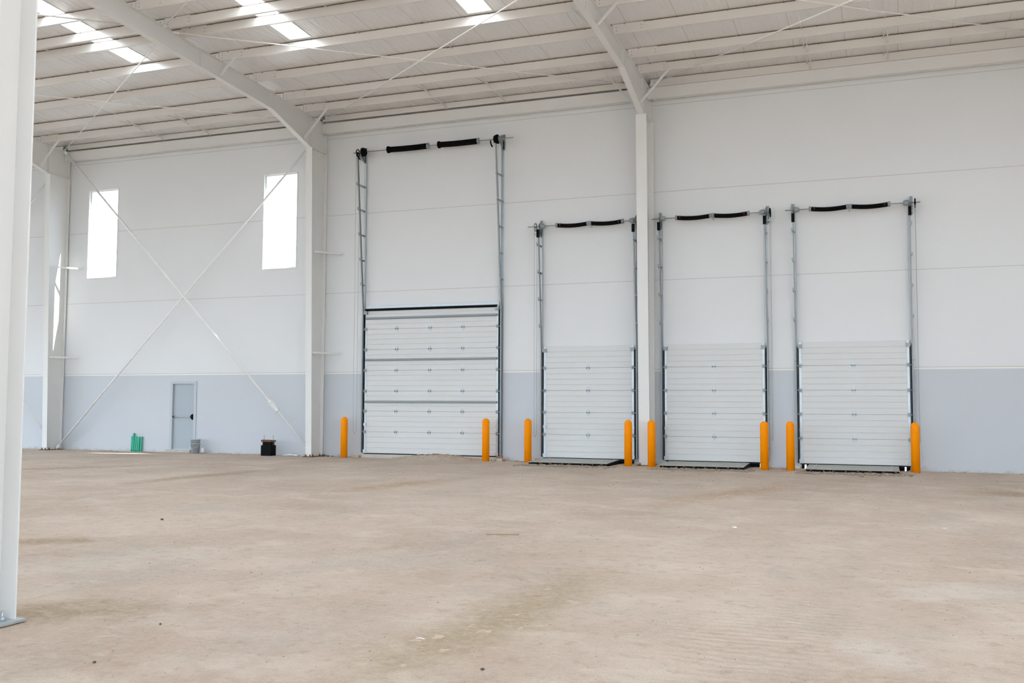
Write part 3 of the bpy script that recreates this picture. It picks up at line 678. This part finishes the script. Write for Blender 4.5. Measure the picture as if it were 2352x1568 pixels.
# ------------------------------------------------------------------ dock levelers
LV = [((-9.13, -6.94), (-9.12, -7.0), 'left of the column'), ((-5.57, -3.46), (-5.60, -3.50), 'right of the column'), ((-1.99, .145), (-2.0, .13), 'farthest right')]
for (fx, bx, nm) in LV:
    root = thing('dock_leveler', 'low steel dock leveler plate at the narrow door '+nm, 'dock plate', ((fx[0]+fx[1])/2, -1.5, 0), 'dock levelers at the doors')
    y0, y1, z0, z1 = -1.50, -.11, .082, .115; t = .012
    a = [(fx[0], y0, z0), (fx[1], y0, z0), (bx[1], y1, z1), (bx[0], y1, z1)]
    mb = MB(); mb.add([(p[0], p[1], p[2]-t) for p in a]+a, [(0, 3, 2, 1), (4, 5, 6, 7), (0, 1, 5, 4), (1, 2, 6, 5), (2, 3, 7, 6), (3, 0, 4, 7)]); mb.build('deck_plate', 'plate', root)
    mb = MB(); mb.box(fx[0]+.015, fx[1]-.015, y0+.01, y0+.05, -.03, z0-t); mb.build('front_beam', 'black', root)
    for s, x in ((1, fx[0]), (-1, fx[1])):
        mb = MB(); mb.prism([(y0+.03, -.03), (y0+.03, z0-t), (y1, z1-t), (y1, -.03)], x+s*.02, x+s*.06); mb.build('side_beam', 'black', root)
    for x in (fx[0]+.17, fx[1]-.17):
        mb = MB(); mb.bar((x, y0+.01, z0+.004), (x, y1-.01, z1+.004), .02, .006); mb.build('deck_rib', 'galv', root)
    mb = MB(); mb.mi = 0; rnd = random.Random(len(nm)*7+3)
    for q in range(420):
        x = rnd.uniform(fx[0]-.2, fx[1]+.25); y = y0-.07-abs(rnd.gauss(0, .26)); r = rnd.uniform(.012, .045)
        if min(math.hypot(x-b[0], y-b[1]) for b in BL) > .17: mb.rock((x, y, r*.25), r, q+int(fx[0]*100))
    m2 = MB()
    for q in range(45):
        x = fx[1]+.14+rnd.uniform(.0, .26); y = rnd.uniform(-1.4, -.2); r = rnd.uniform(.012, .04)
        if min(math.hypot(x-b[0], y-b[1]) for b in BL) > .17: m2.rock((x, y, r*.25), r, q+7+int(fx[0]*77))
    tag(m2.build('rubble', 'clod', origin=(fx[1]+.2, -.8, 0)), 'small heap of dirt clods right of the dock plate '+nm, 'rubble', None, 'stuff')
    tag(mb.build('rubble', 'stone', origin=((fx[0]+fx[1])/2, y0, 0)), 'strip of loose stones and rubble along the dock plate '+nm, 'rubble', None, 'stuff')
    n = 8
    for q in range(n):
        x = fx[0]+.14+(fx[1]-fx[0]-.25)*q/(n-1)+rnd.uniform(-.04, .04); y = y0-.05-rnd.uniform(0, .05)
        mb = MB(); mb.tube([(x, y, 0), (x+rnd.uniform(-.02, .02), y-.02, .075), (x+rnd.uniform(-.05, .07), y-.09, .05)], .011, 5)
        mb.build('anchor_rod', 'rust', root)

# ------------------------------------------------------------------ bollards
proto = None
for x, y, nm in BL:
    if proto is None:
        proto = thing('bollard', None, 'bollard', (x, y, 0), 'orange safety bollards'); r = .103
        mb = MB(); prof = [(r, -.03), (r, 1.11)]+[(r*math.cos(a), 1.11+r*math.sin(a)) for a in (.3, .6, .9, 1.2, 1.45)]
        mb.lathe(prof, x, y, 28); mb.build('bollard_sleeve', 'orange', proto); o = proto
    else: o = copy_tree(proto); o.location = (x, y, 0)
    o['label'] = 'orange domed bollard '+nm

# ------------------------------------------------------------------ loose things by the wall
for px, h, nm in ((-23.68, .50, 'leftmost of the six'), (-23.61, .60, 'the tallest of the six'), (-23.53, .50, 'third from left of the six'), (-23.455, .485, 'fourth from left of the six'), (-23.385, .485, 'fifth from left of the six'), (-23.29, .49, 'rightmost of the six')):
    mb = MB(); r = .031
    a, b = Vector((px+.005, -.065, .0)), Vector((px+random.uniform(-.006, .006), -.042, h))
    mb.tube([a, b], r, 14, False); mb.tube([b, a], r-.004, 14, False)
    mb.tube([a+(b-a)*.02, a+(b-a)*.12], r+.004, 14)
    tag(mb.build('drain_pipe', 'green', origin=tuple(a)), 'green plastic pipe leaning on the wall, '+nm, 'pipe', 'green pipes leaning on the wall')
bx_, byy = -20.89, -.32
root = thing('paint_bucket', 'grey paint-stained bucket right of the personnel door, under another bucket', 'bucket', (bx_, byy, 0), 'two stacked buckets')
mb = MB(); mb.lathe([(.125, .0), (.148, .30), (.158, .30), (.158, .325), (.146, .33), (.14, .30), (.12, .02)], bx_, byy, 26); mb.build('bucket_body', 'bucket', root)
mb = MB(); mb.tube([(bx_+.15*math.cos(a), byy-.16*abs(math.sin(a)) , .27-.10*math.sin(a)) for a in [q*math.pi/10 for q in range(11)]], .004, 5); mb.build('bucket_handle', 'white', root)
root = thing('paint_bucket', 'grey bucket nested on top of the stained bucket by the personnel door', 'bucket', (bx_, byy, .33), 'two stacked buckets')
mb = MB(); mb.lathe([(.137, .335), (.152, .43), (.162, .43), (.162, .455), (.15, .46), (.144, .43), (.13, .345)], bx_, byy, 26); mb.lathe([(.155, .375), (.157, .385)], bx_, byy, 26); mb.build('bucket_body', 'bucket', root)
mb = MB(); mb.lathe([(.005, -20.66), (.09, -20.66), (.095, -20.65), (.06, -20.62), (.005, -20.62)], -.24, .10, 18, 'x')
tag(mb.build('bucket_lid', 'white', origin=(-20.64, -.24, .1)), 'small white lid standing on edge beside the buckets', 'lid')
# black tool stand with tray and rods
root = thing('tool_stand', 'black box-shaped tool stand with brown tray and two upright rods', 'tool stand', (-18.03, -.45, 0))
mb = MB(); mb.box(-18.22, -17.85, -.60, -.32, .0, .32); mb.build('body', 'black', root, .012)
mb = MB(); mb.box(-18.185, -17.885, -.56, -.36, .32, .43); mb.build('neck', 'black', root, .006)
mb = MB(); mb.box(-18.215, -17.855, -.60, -.32, .425, .475); [mb.box(-18.2+q*.06, -18.17+q*.06, -.6, -.57, .475, .495) for q in range(6)]; mb.build('tray', 'rust', root, .004)
for x in (-18.20, -17.87):
    mb = MB(); mb.tube([(x, -.46, .31), (x, -.46, .63)], .008, 8); mb.build('upright_rod', 'galvd', root)

# rubbish, blocks, stones
def block(name, lab, cat, x, y, sx, sy, sz, mat, rot=0, z=0, bev=.008):
    mb = MB(); c, s = math.cos(rot), math.sin(rot); pts = [(-sx/2, -sy/2), (sx/2, -sy/2), (sx/2*.94, sy/2), (-sx/2, sy/2*.95)]
    P = [(x+a*c-b*s, y+a*s+b*c) for a, b in pts]; mb.prism(P, z, z+sz, 'z')
    return tag(mb.build(name, mat, origin=(x, y, z), bevel=bev), lab, cat)
block('wood_block', 'pale block on the ground at the left foot of the tall wide door', 'block', -15.10, -.22, .24, .10, .07, 'wood')
block('wood_block', 'pale block at the left foot of the narrow dock door, left of the column', 'block', -9.33, -.11, .18, .08, .10, 'wood', .0)
block('concrete_block', 'pale concrete block right of the tall door foot, below a brown one', 'block', -10.42, -.28, .17, .10, .08, 'concrete')
block('brick', 'dark brown brick lying on the pale block at the tall door foot', 'brick', -10.43, -.27, .18, .09, .065, 'brick', .05, .08)
block('brick', 'brown brick fragment leaning right of the pale block', 'brick', -10.27, -.30, .07, .07, .05, 'brick', .5)
block('wood_block', 'small brown offcut beside the bollard at the tall door', 'block', -10.60, -.52, .035, .05, .07, 'wood')
def scrap(name, lab, cat, x, y, sx, sy, h, mat, seed, z=0):
    rnd = random.Random(seed); n = 7; mb = MB(); mb.smooth = False; v = []; f = []
    for j in range(n):
        for i in range(n):
            u, w_ = i/(n-1)*2-1, j/(n-1)*2-1; e = max(0, 1-(u*u+w_*w_)*.5)
            v.append((x+u*sx/2*(1+.15*rnd.uniform(-1, 1)), y+w_*sy/2*(1+.15*rnd.uniform(-1, 1)), z+h*e*rnd.uniform(.2, 1)))
    for j in range(n-1):
        for i in range(n-1): f.append((j*n+i, j*n+i+1, (j+1)*n+i+1, (j+1)*n+i))
    k = len(v); v += [(a, b, z-.0) for a, b, c in v[:k]]
    f += [tuple(reversed([q+k for q in t])) for t in f]
    mb.add(v, f); return tag(mb.build(name, mat, origin=(x, y, z)), lab, cat)
scrap('plastic_sheet', 'crumpled white plastic sheet between tool stand and column', 'plastic', -17.35, -.28, .55, .22, .06, 'white', 3)
scrap('plastic_scrap', 'small white scrap at the foot of the column beside the right window', 'plastic', -16.90, -.30, .12, .12, .05, 'white', 4)
scrap('paper_scrap', 'small bright white paper scrap alone on the dirt, right of centre', 'paper', -1.95, -13.44, .06, .04, .025, 'white', 5, fz(-1.95, -13.44))
scrap('paper_scrap', 'thin white paper strip on the near dirt left of centre', 'paper', -3.03, -20.5, .065, .018, .008, 'white', 6, fz(-3.03, -20.5))
scrap('paper_scrap', 'thin white paper strip on the dirt toward the right', 'paper', .62, -12.3, .06, .035, .01, 'white', 8, fz(.62, -12.3))
scrap('plastic_scrap', 'yellow scrap under the bollard right of the column', 'plastic', -5.82, -1.24, .18, .05, .02, 'orange', 9)
mb = MB(); z = fz(-4.46, -15.3); mb.tube([(-4.66, -15.35, z+.012), (-4.5, -15.3, z+.02), (-4.28, -15.22, z+.015)], .011, 6)
tag(mb.build('wooden_stick', 'wood', origin=(-4.46, -15.3, z)), 'short brown stick lying alone on the dirt near the centre', 'stick')
rocks = [(-9.39, -15.53, .022, 'on the dirt at mid left'), (-4.62, -21.8, .013, 'on the near dirt, lower left'), (-4.98, -20.78, .012, 'on the near dirt, left, above the lowest one'), (-2.33, -21.09, .013, 'on the near dirt beside the pale sandy track'),
         (-16.22, -.22, .075, 'the largest, at the right foot of the second column'), (-16.08, -.20, .045, 'small, right of the largest one at the second column'), (-15.93, -.17, .03, 'tiny, farther right from the second column foot')]
for q, (x, y, r, nm) in enumerate(rocks):
    mb = MB(); mb.rock((x, y, (fz(x, y) if y < -2 else 0)+r*.45), r, 40+q)
    tag(mb.build('stone', 'dark', origin=(x, y, 0)), 'dark stone '+nm, 'stone', 'loose stones')
# scattered pebbles and clods
mb = MB(); rnd = random.Random(11)
for q in range(2600):
    if q < 700: y = -rnd.uniform(2.2, 9); x = rnd.uniform(-26, 3.5); r = rnd.uniform(.004, .013)
    else: y = -rnd.uniform(9, 22.6); x = rnd.uniform(-1, 1)*(.35*(26.7+y)+1.2)-.38*(26.7+y); r = abs(rnd.gauss(0, .0024))+.0016
    mb.rock((x, y, fz(x, y)+r*.2), r, q)
tag(mb.build('pebbles', 'stone'), 'small loose pebbles scattered over the whole dirt floor', 'pebbles', None, 'stuff')
mb = MB()
for q in range(420):
    x = rnd.uniform(-26, 3.8); y = -abs(rnd.gauss(0, .16))-.07; r = rnd.uniform(.012, .035)
    if any(d['xl']-.15 < x < d['xr']+.15 for d in DOORS) or any(abs(x-f['x']) < .35 for f in FR) or -23.9 < x < -20.4 or -18.4 < x < -16.7 or -16.3 < x < -15.85: continue
    mb.rock((x, y, r*.15), r, 900+q)
for q in range(200):
    x = min(-11.1, max(-14.2, rnd.gauss(-12.35, .7))); y = -.2-abs(rnd.gauss(0, .25)); r = rnd.uniform(.01, .03); mb.rock((x, y, fz(x, y)+r*.2), r, 1900+q)
tag(mb.build('dirt_clods', 'clod'), 'loose dirt clods lying along the foot of the wall', 'dirt', None, 'stuff')

for o in C.objects:     # things whose everyday name also means a part of a building
    if o.parent is None and o.get('category') and o.name.split('.')[0] in ('sectional_door', 'steel_column', 'interior_column', 'eave_beam', 'concrete_sill'): o['kind'] = 'thing'
